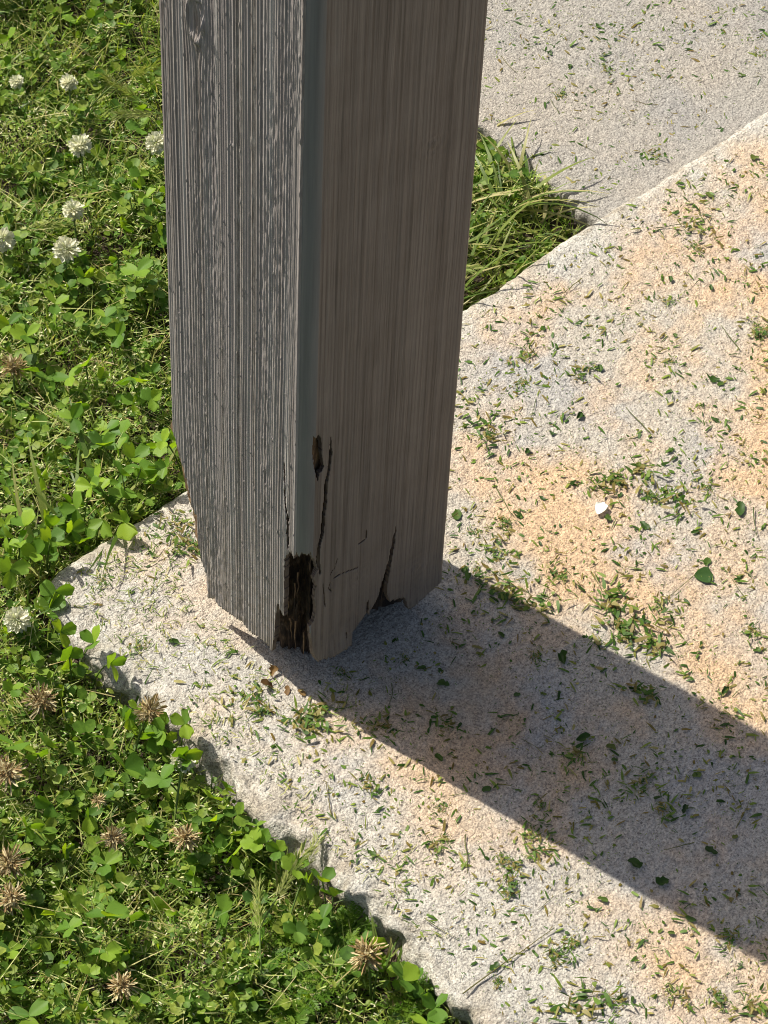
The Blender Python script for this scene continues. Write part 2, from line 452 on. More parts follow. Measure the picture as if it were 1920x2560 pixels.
# relief of the left face: hard growth rings stand proud of the eroded soft wood
def left_relief(s, z):
    wob = (fbm(z / 260, z * 0 + 1.5, 40, 2) - .5) * 5 + (vnoise(z / 120, s / 40, 41) - .5) * .8
    # grain flows round a knot near the top
    kd = ((s + 101.9) / 9) ** 2 + ((z - 567) / 20) ** 2
    wob = wob + np.sign(s + 101.9) * -4.0 * np.exp(-kd * .6)
    t = s + wob
    h = np.zeros_like(s)
    r = np.random.default_rng(5); p = -146.0; k = 0
    while p < -8:
        zone = vnoise(np.array(p / 17.0), np.array(3.3), 77)
        gap = r.uniform(1.5, 2.2) if zone < .4 else r.uniform(1.9, 3.7)
        p += gap; k += 1
        am = r.uniform(.28, .48) if zone < .4 else r.uniform(.42, .80)
        wd = r.uniform(.42, .64)
        mod = .95 + .2 * vnoise(z / 35.0, np.full_like(z, k * 7.7), 60) * np.clip(.4 + 1.2 * vnoise(z / 6.0, np.full_like(z, k * 3.1), 61), 0, 1.2)
        u = (t - p) / wd
        h = h + am * mod * np.exp(-np.abs(np.where(u < 0, u * .5, u * 1.3)) ** 1.7)
    u = (s + RC + 1.2) / .5
    h = h + 1.0 * np.exp(-np.abs(np.where(u < 0, u * .5, u * 1.3)) ** 1.7)
    crumb = np.clip(fbm(s / 13.0, z / 240.0, 70, 2) - .45, 0, 1) * 4
    h = h + np.clip(crumb, 0, 1) * (fbm(t / .9, z / 7.0, 71, 2) - .5) * .95
    h = h + (fbm(t / 2.2, z / 120.0, 73, 2) - .5) * .16
    h = h + 3.4 * np.exp(-np.abs(np.sqrt(kd) - .8) * 6) * np.clip(vnoise(s / 4, z / 5, 74) * 1.8 - .3, 0, 1)
    # stray splinters standing off the face
    sp = vnoise(s / 1.2, z / 3.2, 75)
    h = h + np.clip(sp - .93, 0, 1) * 14
    return h * np.clip((-RC - s) / 1.0, 0, 1)

def right_relief(s, z):
    t = s + (fbm(z / 300, z * 0 + 4, 90, 2) - .5) * 4
    h = (fbm(t / 1.5, z / 160.0, 91, 3) - .5) * .55 + (vnoise(t / .9, z / 60.0, 95) - .5) * .28
    h = h + (fbm(s / 20.0, z / 40.0, 92, 2) - .5) * .8
    for ks, kz in ((53, 99), (109, 63), (98, 480)):
        kd = np.sqrt(((s - ks) / 13) ** 2 + ((z - kz) / 9) ** 2)
        h = h + .5 * np.sin(kd * 9) * np.exp(-kd * 1.6)
    return h * np.clip((s - RC + 1) / 5, 0, 1)

Sa = np.concatenate([S, back]); ns = len(Sa); nz = len(Z)
SG = np.repeat(Sa[:, None], nz, 1); ZG = np.repeat(Z[None, :], ns, 0)
disp = np.where(SG < -RC, left_relief(SG, ZG), np.where((SG > RC - 1) & (SG <= 140), right_relief(SG, ZG), 0))
# the loose lower skin bulges a little, and curls where it has let go
curl = np.exp(-((SG - 34) / 18) ** 2) * np.clip((62 - ZG) / 40, 0, 1) ** 2 * 2.6
curl += np.exp(-((SG - 118) / 16) ** 2) * np.clip((70 - ZG) / 50, 0, 1) ** 2 * 1.6
curl += np.exp(-((SG + 22) / 6) ** 2) * np.clip((120 - np.abs(ZG - 110)) / 60, 0, 1) * .9
PX, PY = shell_pos(SG, ZG, 0, disp + curl * (ZG < 300))
OUT = np.stack([PX, PY, ZG], -1) / 1000
THK = 3.2
IX, IY = shell_pos(SG, ZG, THK + (fbm(SG / 6, ZG / 30, 130, 2) - .5) * 2, None)
INN = np.stack([IX, IY, ZG], -1) / 1000

sc = .5 * (SG[:-1, :-1] + SG[1:, :-1]); zc = .5 * (ZG[:-1, :-1] + ZG[:-1, 1:])
js = sc + (vnoise(sc / 2.0, zc / 3.0, 140) - .5) * .9 * (zc < 330); jz = zc + (vnoise(sc / 1.1, zc / 3.0, 141) - .5) * 2.4 * (zc < 330)
gone = np.zeros(sc.shape, bool)
low = zc < 300
vis = sc < 140
for poly in (HOLE, RBOT, LBOT): gone |= low & vis & inpoly(js, jz, poly)
gone |= low & inpoly(js, jz, PATCH)
for line, wd, taper in CRACKS:
    d, t = polydist(js, zc, line)
    gone |= low & (d < wd * .5 * np.clip(np.minimum(t / .12 + .15, (1 - t) / .15 + .3), 0, 1) * (1 - taper * (1 - t)))
# hidden faces: decayed foot
foot = 26 + 30 * vnoise(sc / 14, sc * 0, 150)
gone |= (sc > 140) & (zc < foot)
gone |= (sc > 372) & (zc < 40 + (sc - 372) * 3.0)
keep = ~gone
q = grid_quads(ns, nz).reshape(ns - 1, nz - 1, 4)
def part_mesh(name, cells, mat, inner_below=300):
    """outer cells, their inner skin below a height, and the raw edges between the two"""
    k = keep & cells
    oq = q[k][:, ::-1]
    ib = k & (zc < inner_below)
    nV = ns * nz
    iq = q[ib] + nV
    # boundary edges of the lower cells
    def nb(di, dj):
        r = np.zeros_like(keep)
        src = keep
        sl = lambda d, n: (slice(max(0, -d), n - max(0, d)), slice(max(0, d), n - max(0, -d)))
        a0, b0 = sl(di, keep.shape[0]); a1, b1 = sl(dj, keep.shape[1])
        r[a0, a1] = src[b0, b1]
        return r
    bq = []
    for (di, dj), (e0, e1) in {(-1, 0): (3, 0), (1, 0): (1, 2), (0, -1): (0, 1), (0, 1): (2, 3)}.items():
        bd = ib & ~nb(di, dj)
        a = q[bd][:, e0]; b = q[bd][:, e1]
        bq.append(np.stack([a, b, b + nV, a + nV], -1))
    bq = np.concatenate(bq)
    allq = np.concatenate([oq, iq, bq])
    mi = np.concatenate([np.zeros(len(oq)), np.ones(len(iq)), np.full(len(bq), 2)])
    V = np.concatenate([OUT.reshape(-1, 3), INN.reshape(-1, 3)])
    used, inv = np.unique(allq, return_inverse=True)
    me = mesh_np(name, V[used], quads=inv.reshape(-1, 4), smooth=False, mats=[mat, M_ROT_SHADE, M_RAW], midx=mi)
    sm = np.zeros(len(allq), bool); sm[:len(oq)] = True
    me.polygons.foreach_set('use_smooth', sm)
    return me

post = link('timber_post', None)
tag(post, 'square grey timber post with a rotted split base standing on the concrete', 'post')
parts = [('weathered_face', sc < -RC, M_WORN, 'grey weathered ridged face with bare grain'), ('painted_corner', (sc >= -RC) & (sc < RC), M_CORNER, 'smooth rounded grey painted corner with a rotted hole below'),
         ('painted_face', (sc >= RC) & (sc < 140), M_TAUPE, 'taupe painted face with cracks and a torn lower edge'), ('rear_face', sc >= 140, M_WORN, None)]
for nm, cells, mt, lb in parts:
    o = link(nm, part_mesh(nm, cells, mt), post)
    if lb: o['label'] = lb
# end grain lid
lid = mesh_np('end_grain', [(0, 0, 2.44), (.14, 0, 2.44), (.14, .14, 2.44), (0, .14, 2.44)], quads=[(0, 1, 2, 3)], mats=[M_RAW])
link('end_grain', lid, post)

# rotten heart of the post, showing through the holes and carrying it down to the slab
th = np.linspace(0, 1, 241)
zr = np.arange(-3, 420, 2.2)
T, ZR = np.meshgrid(th, zr, indexing='ij')
per = T * 480
IN = np.interp(ZR, [150, 200], [10.0, 6.0])
a, b = IN, 140 - IN
x = np.where(per < 120, a, np.where(per < 240, a + (per - 120), np.where(per < 360, b, b - (per - 360))))
y = np.where(per < 120, b - per, np.where(per < 240, a, np.where(per < 360, a + (per - 240), b)))
# unit direction to the middle
mx, my = 70 - x, 70 - y
ln = np.hypot(mx, my)
depth = (fbm(per / 5.0, ZR / 40.0, 200, 3) - .3) * np.interp(ZR, [180, 200], [9, 3]) + (fbm(per / 2.0, ZR / 22.0, 204, 2) - .5) * 4
corner = np.exp(-((per - 118) / 15) ** 2)
hole = np.clip((178 - ZR) / 14, 0, 1) * corner
depth = depth + hole * (24 + 34 * (fbm(per / 5.5, ZR / 34.0, 210, 3) - .45))
depth = depth - corner * np.clip(1 - np.abs(per - 126) / 6, 0, 1) * np.clip((165 - ZR) / 30, 0, 1) * 14     # a crumbling rib inside the hole
depth = depth - corner * np.clip((ZR - 184) / 12, 0, 1) * 4
depth = depth + np.clip((46 - ZR) / 22, 0, 1) * 11
depth = depth + np.exp(-((per - 190) / 24) ** 2) * np.clip((140 - ZR) / 60, 0, 1) * 24
x = x + mx / ln * depth; y = y + my / ln * depth
ylim = np.interp(ZR, [20, 48, 58, 77, 104, 111, 120, 144, 167, 181, 200], [99, 99, 103, 107, 108, 113, 115, 122, 130, 137, 140])
y = np.minimum(y, np.minimum(ylim + 14 + (fbm(per / 6, ZR / 10, 220, 2) - .5) * 9, 133))
V = np.stack([x, y, ZR], -1) / 1000
me = mesh_np('rotten_core', V, quads=grid_quads(len(th), len(zr)), smooth=True, mats=[M_ROT, M_ROT_SHADE], midx=(ZR[:-1, :-1] < 186 + 8 * vnoise(per[:-1, :-1] / 4, per[:-1, :-1] * 0, 7)).__and__(per[:-1, :-1] > 75).ravel().astype(int))
o = link('rotten_core', me, post); o['label'] = 'dark brown rotten wood inside the hollow base'

# splinters and shreds hanging in the hole
def strip(pts, wid, side=(1, 0, 0), taper=1.0):
    pts = np.asarray(pts, float); n = len(pts); sd = np.asarray(side, float)
    wv = wid * (1 - taper * np.linspace(0, 1, n) ** 1.5)[:, None] * .5
    V = np.concatenate([pts - sd * wv, pts + sd * wv, pts + np.cross(sd, [0, 0, 1.0]) * wid * .35])
    qd = []
    for i in range(n - 1):
        qd += [(i, i + 1, n + i + 1, n + i), (n + i, n + i + 1, 2 * n + i + 1, 2 * n + i), (2 * n + i, 2 * n + i + 1, i + 1, i)]
    return V, qd
r = np.random.default_rng(8)
for k in range(22):
    px, py = ((r.uniform(.004, .009), r.uniform(.012, .026)) if k < 13 else (r.uniform(.007, .015), r.uniform(.004, .008))) if k < 19 else (r.uniform(.055, .1), r.uniform(.006, .012))
    z0 = r.uniform(.06, .155) if k < 19 else r.uniform(.05, .07); L = r.uniform(.015, .035)
    pts = [(px + r.normal(0, .0004), py + r.normal(0, .0004), z0 - L * t) for t in np.linspace(0, 1, 5)]
    V, qd = strip(pts, r.uniform(.0008, .0026), (.7, -.7, 0))
    link('splinter', mesh_np('splinter', V, quads=qd, mats=[M_ROT if k % 2 else M_ROT_SHADE]), post)
# the decayed back edge of the left face: a ragged brown lip where the skin has broken away
line = np.array(LBOT[1:10])
tt = np.linspace(0, len(line) - 1, 90)
ls = np.interp(tt, np.arange(len(line)), line[:, 0]); lz = np.interp(tt, np.arange(len(line)), line[:, 1])
cols_ = []
for k, f in enumerate(np.linspace(0, 1, 5)):
    jit = (fbm(tt * 2.2, tt * 0 + k * 1.7, 240, 3) - .5) * 8 * f
    cols_.append(np.stack([1.2 + 1.6 * f + (fbm(tt * 3, tt * 0 + k, 241, 2) - .5) * 1.5, -ls - 3.5 + 10.5 * f * np.sin(np.pi * np.clip(tt / 8.2 + .05, 0, 1)) ** .5 + jit, lz - 2 * f], -1))
V = np.stack(cols_, 0) / 1000
lip = mesh_np('rotted_edge', V, quads=grid_quads(5, len(tt)), smooth=True, mats=[M_ROT])
o = link('rotted_edge', lip, post); o['label'] = 'ragged reddish brown rot along the broken back edge'
CLUMPS = [(0.2759, 0.0961, 30), (0.3025, 0.0019, 30), (0.3195, -0.0037, 22), (0.3419, -0.0139, 28), (0.3385, -0.0476, 34), (0.3553, 0.1364, 22), (0.3805, 0.0918, 24), (0.6015, 0.2318, 24), (0.566, 0.1497, 26), (0.514, 0.0292, 20), (0.2313, -0.0781, 35), (0.2309, -0.1119, 40), (0.1751, -0.0233, 40), (0.1871, -0.0452, 30), (0.0638, -0.0814, 24), (0.024, -0.0518, 22), (0.1882, -0.1579, 28), (0.1106, -0.1649, 24), (-0.0242, 0.0226, 26), (0.0024, -0.0169, 36), (-0.0128, -0.0142, 30), (-0.0132, -0.0876, 20), (0.2026, 0.005, 26), (0.0014, -0.2116, 20), (-0.011, -0.1558, 18), (0.0379, -0.2039, 24), (0.0425, -0.1878, 20), (-0.029, -0.3045, 36), (-0.0058, -0.3203, 24), (0.0256, -0.3434, 20), (0.045, -0.3653, 18), (0.0632, -0.3861, 24), (0.0847, -0.3387, 20), (-0.0108, -0.2687, 20), (0.0286, 0.1565, 30), (0.0119, 0.142, 26), (0.0367, 0.1848, 24), (0.0019, 0.0936, 26), (0.0068, 0.0838, 20), (0.0369, 0.161, 20), (0.0036, -0.2719, 18), (0.1334, -0.2111, 22), (0.1275, -0.237, 24), (0.2561, -0.1112, 20), (0.2158, -0.11, 26), (0.2222, -0.1297, 30), (0.2183, -0.0379, 22)]
SCRAPS = [(0.301, -0.1071, 14), (0.1646, -0.1015, 12), (0.0887, -0.0599, 9), (0.2365, 0.026, 9), (0.1987, 0.0486, 10), (0.284, 0.061, 7), (0.3032, -0.0441, 9), (0.3736, -0.0811, 12), (0.2861, -0.0291, 8), (0.4536, 0.0156, 9), (0.6639, 0.1673, 9), (0.6641, 0.2156, 8), (0.0874, -0.2799, 12), (0.1289, -0.2865, 10), (0.078, -0.2492, 12), (0.1697, -0.2326, 7), (0.1231, -0.1548, 10), (0.05, -0.1431, 7), (0.1385, -0.1788, 7)]
WHITE = [(0.2407, 0.633), (0.2733, 0.6037), (0.2327, 0.5377), (0.1805, 0.4819), (0.1482, 0.4506), (0.1166, 0.4915), (0.2821, 0.4991), (-0.1128, 0.1808), (-0.0982, 0.014)]
DRIED = [(0.0423, 0.3853), (-0.1405, 0.1197), (-0.0927, 0.0563), (-0.1958, 0.0862), (-0.1754, -0.0033), (-0.1384, -0.0359), (-0.2411, 0.0271), (-0.2575, 0.0046), (-0.1119, -0.1912), (-0.2445, -0.0976), (-0.1633, 0.0266)]
FERN = [(-0.0939, -0.1485), (-0.1199, -0.1304), (-0.0581, -0.1654), (-0.1508, -0.1465), (-0.1227, -0.157), (-0.0741, -0.2239), (-0.1764, -0.157), (-0.0953, -0.2146), (-0.1672, -0.1745), (-0.1394, -0.1803), (-0.0681, -0.2669)]
FOX = [(0.1421, 0.4939), (0.3088, 0.5544), (0.3228, 0.5806), (0.3068, 0.5336), (-0.1186, -0.1098), (-0.0959, -0.1102), (-0.1448, -0.1208)]
BIGCLOVER = [(0.0676, 0.3992), (0.0677, 0.3473), (0.0801, 0.341), (0.0984, 0.3111), (0.0374, 0.3039), (0.0612, 0.2927), (-0.0626, 0.2311), (-0.0903, 0.2177), (-0.075, 0.1844), (-0.0862, 0.1078), (-0.0804, 0.0326), (-0.0132, 0.2382), (0.0098, 0.2391), (-0.0832, 0.1299), (-0.0086, 0.2521), (-0.1832, -0.0553), (-0.1914, -0.0554), (-0.2424, -0.0395), (-0.2403, -0.022), (-0.177, 0.1041), (-0.1867, 0.0504), (-0.17, 0.0305), (-0.2129, 0.0429), (-0.1286, 0.0407), (-0.1203, -0.0637), (-0.1036, -0.0735), (-0.1286, -0.1399), (-0.1504, -0.0891), (-0.2193, -0.0502), (-0.2982, -0.0655), (-0.1585, -0.0599), (0.0461, 0.2257), (0.0747, 0.2437), (0.0499, 0.2468), (0.0356, 0.2653), (-0.0455, 0.2279), (-0.0115, 0.2818), (-0.0415, 0.2717), (0.0042, 0.2023), (-0.105, -0.0214), (-0.1192, 0.0116), (0.1466, 0.4279), (0.0996, 0.2846), (0.1106, 0.4184), (0.1284, 0.3764), (0.1737, 0.391), (-0.0982, -0.1056)]
PETAL = [(0.2858, -0.0188)]
STEMA = [(-0.0789, -0.2502), (-0.0035, -0.2503)]
STALK = [(0.2954, -0.1069), (0.257, -0.1081)]
DEBRIS = [(0.0199, 0.0453), (0.0079, 0.0392), (0.0259, 0.0485)]
# ------------------------------------------------------------------ lawn
M_GRASS = leaf_mat('grass_blades', [(.06, .125, .018), (.11, .185, .024), (.17, .235, .035), (.25, .29, .06), (.38, .37, .14)], .48, .5, gain=1.2)
M_BITS = leaf_mat('cut_grass_bits', [(.07, .15, .018), (.10, .20, .024), (.15, .26, .035), (.22, .33, .055), (.32, .41, .11), (.52, .53, .27), (.14, .13, .045)], .38, .55, gain=1.2)
M_SMALL = leaf_mat('small_leaves', [(.055, .12, .018), (.09, .17, .024), (.15, .23, .03), (.22, .27, .05)], .45, .5, gain=1.2)
M_STEM = leaf_mat('pale_stems', [(.16, .22, .05), (.27, .31, .09), (.45, .43, .2), (.32, .24, .11)], .15, .5)
M_HUSK = leaf_mat('pale_husks', [(.52, .52, .30), (.70, .68, .48), (.42, .46, .20)], .25, .6)
M_CLIP = leaf_mat('clippings_on_concrete', [(.03, .065, .010), (.055, .12, .018), (.10, .18, .026), (.19, .25, .045), (.16, .11, .03), (.34, .31, .12)], .3, .5)

def in_lawn(x, y, pad=0.0):
    return (x < -.088 - pad) | ((y > .212 + pad) & (x < .508 - pad))

def seen(x, y, z, m=1.06):
    dx, dy, dz = x - CAM.x, y - CAM.y, z - CAM.z
    k = dx * FW.x + dy * FW.y + dz * FW.z
    u = (dx * RT.x + dy * RT.y + dz * RT.z) / k * (137.1 / 18)
    v = (dx * UP.x + dy * UP.y + dz * UP.z) / k * (137.1 / 24)
    return (np.abs(u) < m) & (np.abs(v) < m)

def lawn_points(n, sd, gap=.0, gscale=.02, outside=.16, xr=(-.62, .515), yr=(-.85, 1.25)):
    r = np.random.default_rng(sd)
    X = []; Y = []
    tot = 0
    while tot < n:
        m = n * 4
        x = r.uniform(*xr, m); y = r.uniform(*yr, m)
        ok = in_lawn(x, y)
        ok &= seen(x, y, -.01) | (r.random(m) < outside)
        if gap: ok &= fbm(x / gscale, y / gscale, sd + 3, 2) > gap * (.7 + .6 * r.random(m))
        X.append(x[ok]); Y.append(y[ok]); tot += ok.sum()
    return np.concatenate(X)[:n], np.concatenate(Y)[:n]

def canopy(x, y):
    """height of the plant tops"""
    c = -.006 + (fbm(x / .045, y / .045, 620, 3) - .5) * .062
    near = np.exp(-np.clip(-.088 - x, 0, 1) / .03) * (y < .2)           # lower beside the slab
    c = c + .006 * near
    c = c - .012 * np.clip((-y + .05) / .2, 0, 1)
    worn = np.exp(-(((x - .32) / .07) ** 2 + ((y - .62) / .09) ** 2))   # trampled patch
    wedge = np.exp(-(((x - .42) / .07) ** 2 + ((y - .235) / .02) ** 2))  # bare soil in the corner by the path
    return c - .014 * worn - .012 * wedge

def blades(P, az, el, length, width, bend, segs=3, twist=None):
    """curved tapering blades: root P, heading az, start pitch el, droop bend"""
    n = len(P)
    t = np.linspace(0, 1, segs + 1)
    pts = np.zeros((n, segs + 1, 3)); pts[:, 0] = P
    for i in range(segs):
        e = el - bend * (t[i] + .5 / segs)
        st = np.stack([np.cos(e) * np.cos(az), np.cos(e) * np.sin(az), np.sin(e)], -1) * (length / segs)[:, None]
        pts[:, i + 1] = pts[:, i] + st
    ta = az + np.pi / 2 + (0 if twist is None else twist)
    sd = np.stack([np.cos(ta), np.sin(ta), 0.35 * np.sin(3 * ta)], -1)
    wv = width[:, None] * (1 - .92 * t[None, :] ** 1.8) * (.6 + .4 * np.minimum(1, t[None, :] * 4)) * .5
    A = pts - sd[:, None, :] * wv[..., None]; B = pts + sd[:, None, :] * wv[..., None]
    V = np.stack([A, B], 2).reshape(n, -1, 3)                  # per blade: A0 B0 A1 B1 ...
    base = (np.arange(n) * (2 * (segs + 1)))[:, None, None]
    qd = np.array([[2 * i, 2 * i + 1, 2 * i + 3, 2 * i + 2] for i in range(segs)])[None] + base
    return V.reshape(-1, 3), qd.reshape(-1, 4)

def stuff(name, V, qd, mat, label, cat, tris=None):
    o = link(name, mesh_np(name, V, quads=qd, tris=tris, smooth=True, mats=[mat]))
    return tag(o, label, cat, None, 'stuff')

def clear_slab(V, k):
    """drop pieces (k vertices each) that would cut deep into the slab or the post"""
    P = V.reshape(-1, k, 3)
    x, y, z = P[..., 0], P[..., 1], P[..., 2]
    bad = ((x > -.078) & (y < .203) & (z < .002)) | ((x > .515) & (y > .2) & (z < -.004)) | ((x > -.004) & (x < .144) & (y > -.004) & (y < .144))
    return ~bad.any(1)

def add_blades(name, n, sd, L, Wd, el, bend, mat, label, cat, depth, gap=0, segs=3, outside=.16):
    r = np.random.default_rng(sd)
    x, y = lawn_points(n, sd, gap, outside=outside)
    ln = r.uniform(*L, n) * r.uniform(.7, 1.2, n)
    e = r.uniform(*el, n)
    cz = canopy(x, y)
    z0 = cz - depth * r.random(n) ** .8 - np.sin(e) * ln * .75
    z0 = np.maximum(z0, soil_z(x, y) - .002)
    V, qd = blades(np.stack([x, y, z0], -1), r.uniform(0, 2 * np.pi, n), e, ln, r.uniform(*Wd, n), r.uniform(*bend, n), segs)
    k = 2 * (segs + 1)
    ok = clear_slab(V, k)
    V = V.reshape(-1, k, 3)[ok].reshape(-1, 3)
    m = ok.sum()
    qd = (np.array([[2 * i, 2 * i + 1, 2 * i + 3, 2 * i + 2] for i in range(segs)])[None] + (np.arange(m) * k)[:, None, None]).reshape(-1, 4)
    return stuff(name, V, qd, mat, label, cat)

add_blades('lawn_grass', 26000, 21, (.014, .04), (.0009, .0022), (.5, 1.5), (.2, 1.7), M_GRASS, 'short mown green grass blades filling the lawn', 'grass', .012, .36, 3)
add_blades('chopped_grass', 56000, 22, (.003, .009), (.0007, .0017), (-.5, .8), (-.6, .8), M_BITS, 'pale chopped mowing bits scattered over the lawn', 'clippings', .024, .30, 2)
add_blades('thin_stems', 6500, 23, (.015, .05), (.0005, .0009), (-.1, .8), (-.3, .7), M_STEM, 'thin pale stems tangled through the lawn', 'stems', .010, .2, 4)
add_blades('seed_husks', 9000, 24, (.0018, .0036), (.0009, .0015), (-.6, .9), (-.3, .3), M_HUSK, 'tiny pale seed husks sprinkled over the lawn', 'husks', .010, .44, 2)

def leaflets_np(C, az, pitch, roll, size, wfac):
    """six-sided folded leaflets, rooted at C"""
    t = np.array([[0, 0, 0], [.35, .42, .10], [.8, .36, .09], [1, 0, -.02], [.8, -.36, .09], [.35, -.42, .10], [.5, 0, -.02]])
    n = len(C)
    L = t[None] * size[:, None, None]; L[..., 1] *= wfac[:, None]
    cr, sr = np.cos(roll)[:, None], np.sin(roll)[:, None]
    y = L[..., 1] * cr - L[..., 2] * sr; z = L[..., 1] * sr + L[..., 2] * cr; x = L[..., 0]
    cp, sp = np.cos(pitch)[:, None], np.sin(pitch)[:, None]
    x, z = x * cp - z * sp, x * sp + z * cp
    ca, sa = np.cos(az)[:, None], np.sin(az)[:, None]
    return np.stack([x * ca - y * sa, x * sa + y * ca, z], -1) + C[:, None, :]
T6 = np.array([[6, 0, 1], [6, 1, 2], [6, 2, 3], [6, 3, 4], [6, 4, 5], [6, 5, 0]])[:, ::-1]
def add_leaflets(name, n, sd, size, mat, label, depth, wf=(.8, 1.3), gap=0, trio=False):
    r = np.random.default_rng(sd)
    x, y = lawn_points(n, sd, gap, .05)
    z = canopy(x, y) - depth * r.random(n)
    C = np.stack([x, y, z], -1); az = r.uniform(0, 6.28, n); s = r.uniform(*size, n)
    if trio:
        C = np.repeat(C, 3, 0); az = np.repeat(az, 3) + np.tile([0, 2.1, 4.2], n) + r.normal(0, .15, 3 * n); s = np.repeat(s, 3); n *= 3
    P = leaflets_np(C, az, r.normal(.15, .45, n), r.normal(0, .45, n), s, r.uniform(*wf, n))
    ok = clear_slab(P.reshape(-1, 3), 7); P = P[ok]; m = len(P)
    return stuff(name, P.reshape(-1, 3), None, mat, label, 'leaves', (T6[None] + (np.arange(m) * 7)[:, None, None]).reshape(-1, 3))
add_leaflets('small_leaves', 13000, 31, (.003, .0075), M_SMALL, 'small green weed leaves low in the lawn', .022, (.5, 1.0), .3)
add_leaflets('clover_carpet', 5200, 32, (.005, .0115), M_SMALL, 'low carpet of small clover leaves under the taller ones', .026, (.9, 1.25), .42, True)

# ---------------------------------------------------------------- clover leaves, one by one
M_CLOVER = leaf_mat('clover_leaf', [(.065, .14, .022), (.09, .18, .026), (.12, .215, .032), (.20, .30, .03), (.07, .15, .04)], .5, .5, (1.6, 1.45, .25), False, .25, gain=1.38)
M_STALK = leaf_mat('clover_stalk', [(.09, .15, .03), (.14, .20, .05)], .15, .5, island=False)

def leaflet_mesh(seed):
    """one clover leaflet: obovate, folded along its midrib, faintly waved"""
    r = np.random.default_rng(seed)
    us = np.linspace(0, 1, 7); vs = np.linspace(-1, 1, 7)
    fold = r.uniform(.12, .5); cup = r.uniform(-.25, .25); rs = r.uniform(.66, .95)
    V = []
    for u in us:
        wdt = .50 * rs * (np.sin(np.pi * min(1, u * .62 + .02) ** .9) ** .75) * (1 - max(0, u - .82) ** 2 * 22)
        for v in vs:
            notch = -.05 * (1 - abs(v)) ** 2 * (u > .95)
            V.append((u * (1 - .12 * v * v * u) + notch, v * wdt, abs(v) * wdt * fold + cup * u * u * .5 + r.normal(0, .006)))
    q = grid_quads(7, 7)
    return mesh_np('leaflet', V, quads=q[:, ::-1], smooth=True, mats=[M_CLOVER])
LEAFLETS = [leaflet_mesh(400 + i) for i in range(9)]

def tube(pts, rad, sides=5, taper=0.0):
    pts = np.asarray(pts, float); n = len(pts)
    V = []
    for i in range(n):
        d = pts[min(i + 1, n - 1)] - pts[max(i - 1, 0)]; d /= np.linalg.norm(d) + 1e-12
        a = np.cross(d, [0.3, 0.2, 1.0]); 
        if np.linalg.norm(a) < 1e-4: a = np.cross(d, [1.0, 0, 0])
        a /= np.linalg.norm(a); b = np.cross(d, a)
        rr = rad * (1 - taper * i / (n - 1))
        for k in range(sides):
            an = 2 * math.pi * k / sides
            V.append(pts[i] + (a * math.cos(an) + b * math.sin(an)) * rr)
    q = [(i * sides + k, i * sides + (k + 1) % sides, (i + 1) * sides + (k + 1) % sides, (i + 1) * sides + k) for i in range(n - 1) for k in range(sides)]
    q.append(tuple(range(4))); q.append(tuple((n - 1) * sides + k for k in range(4)))
    return np.array(V), q
rc = np.random.default_rng(77)
def clover(x, y, z, size, label, tilt=None):
    """a stalk with three leaflets; the thing's origin is the foot of its stalk"""
    az = rc.uniform(0, 6.28); l = rc.uniform(.004, .02)
    fx, fy = x - l * math.cos(az), y - l * math.sin(az)
    if not in_lawn(np.array(fx), np.array(fy)):                # roots in the soil, never in the slab
        if fy < .2 and fx < 0: fx = -.093
        else: fy = max(fy, .217)
    fz = float(soil_z(np.array(fx), np.array(fy))) - .001
    e = link('clover_leaf', None, None, (fx, fy, fz))
    tag(e, label, 'clover', 'clover leaves in the lawn')
    hx, hy, hz = x - fx, y - fy, z - fz
    V, q = tube([(hx * a ** 1.5, hy * a ** 1.5, hz * (1 - (1 - a) ** 1.3)) for a in np.linspace(0, 1, 6)], .0006, 5)
    link('stalk', mesh_np('stalk', V, quads=q, smooth=True, mats=[M_STALK]), e)
    tl = rc.normal(0, .62, 2) if tilt is None else tilt
    for j in range(3):
        a = j * 2.094 + rc.normal(0, .16)
        up = rc.normal(.3, .4)
        R = Matrix.Rotation(tl[0], 4, 'X') @ Matrix.Rotation(tl[1], 4, 'Y') @ Matrix.Rotation(a, 4, 'Z') @ Matrix.Rotation(-up, 4, 'Y') @ Matrix.Rotation(rc.normal(0, .3), 4, 'X')
        o = link('leaflet', LEAFLETS[int(rc.integers(len(LEAFLETS)))], e)
        o.matrix_local = Matrix.Translation((hx, hy, hz)) @ R @ Matrix.Scale(size * rc.uniform(.85, 1.12), 4)
    return e
def clover_label(x, y):
    if y > .42: return 'green three-part clover leaf in the far lawn behind the post'
    if y > .2: return 'green three-part clover leaf in the lawn past the slab edge beside the post'
    if x > -.125: return 'green three-part clover leaf leaning against the rough side of the slab'
    return 'green three-part clover leaf in the lawn in front of the slab'
placed = []
for (x, y) in BIGCLOVER:
    z = canopy(np.array(x), np.array(y)) + rc.uniform(.004, .016)
    if y < .2 and x > -.12: z = max(z, .004)
    if not in_lawn(np.array(x), np.array(y)): z = max(z, .012)
    clover(x, y, float(z), rc.uniform(.0115, .017), 'large ' + clover_label(x, y)); placed.append((x, y))
for k in range(26):
    x = rc.uniform(-.10, .13); y = rc.uniform(.214, .24)
    clover(x, y, rc.uniform(.006, .032), rc.uniform(.010, .015), 'green three-part clover leaf rising past the slab edge beside the post'); placed.append((x, y))
for k in range(34):
    y = rc.uniform(-.32, .2); x = -.092 - abs(rc.normal(0, .010)) + .02 * max(0, (y - .165) / .035)
    clover(x, y, rc.uniform(-.006, .014), rc.uniform(.009, .0145), 'green three-part clover leaf leaning over the rim of the slab'); placed.append((x, y))
lx, ly = lawn_points(9000, 55, outside=0)
wgt = np.where(ly > .5, .35, np.where((ly < -.08), .5, 1.0))
n = 0
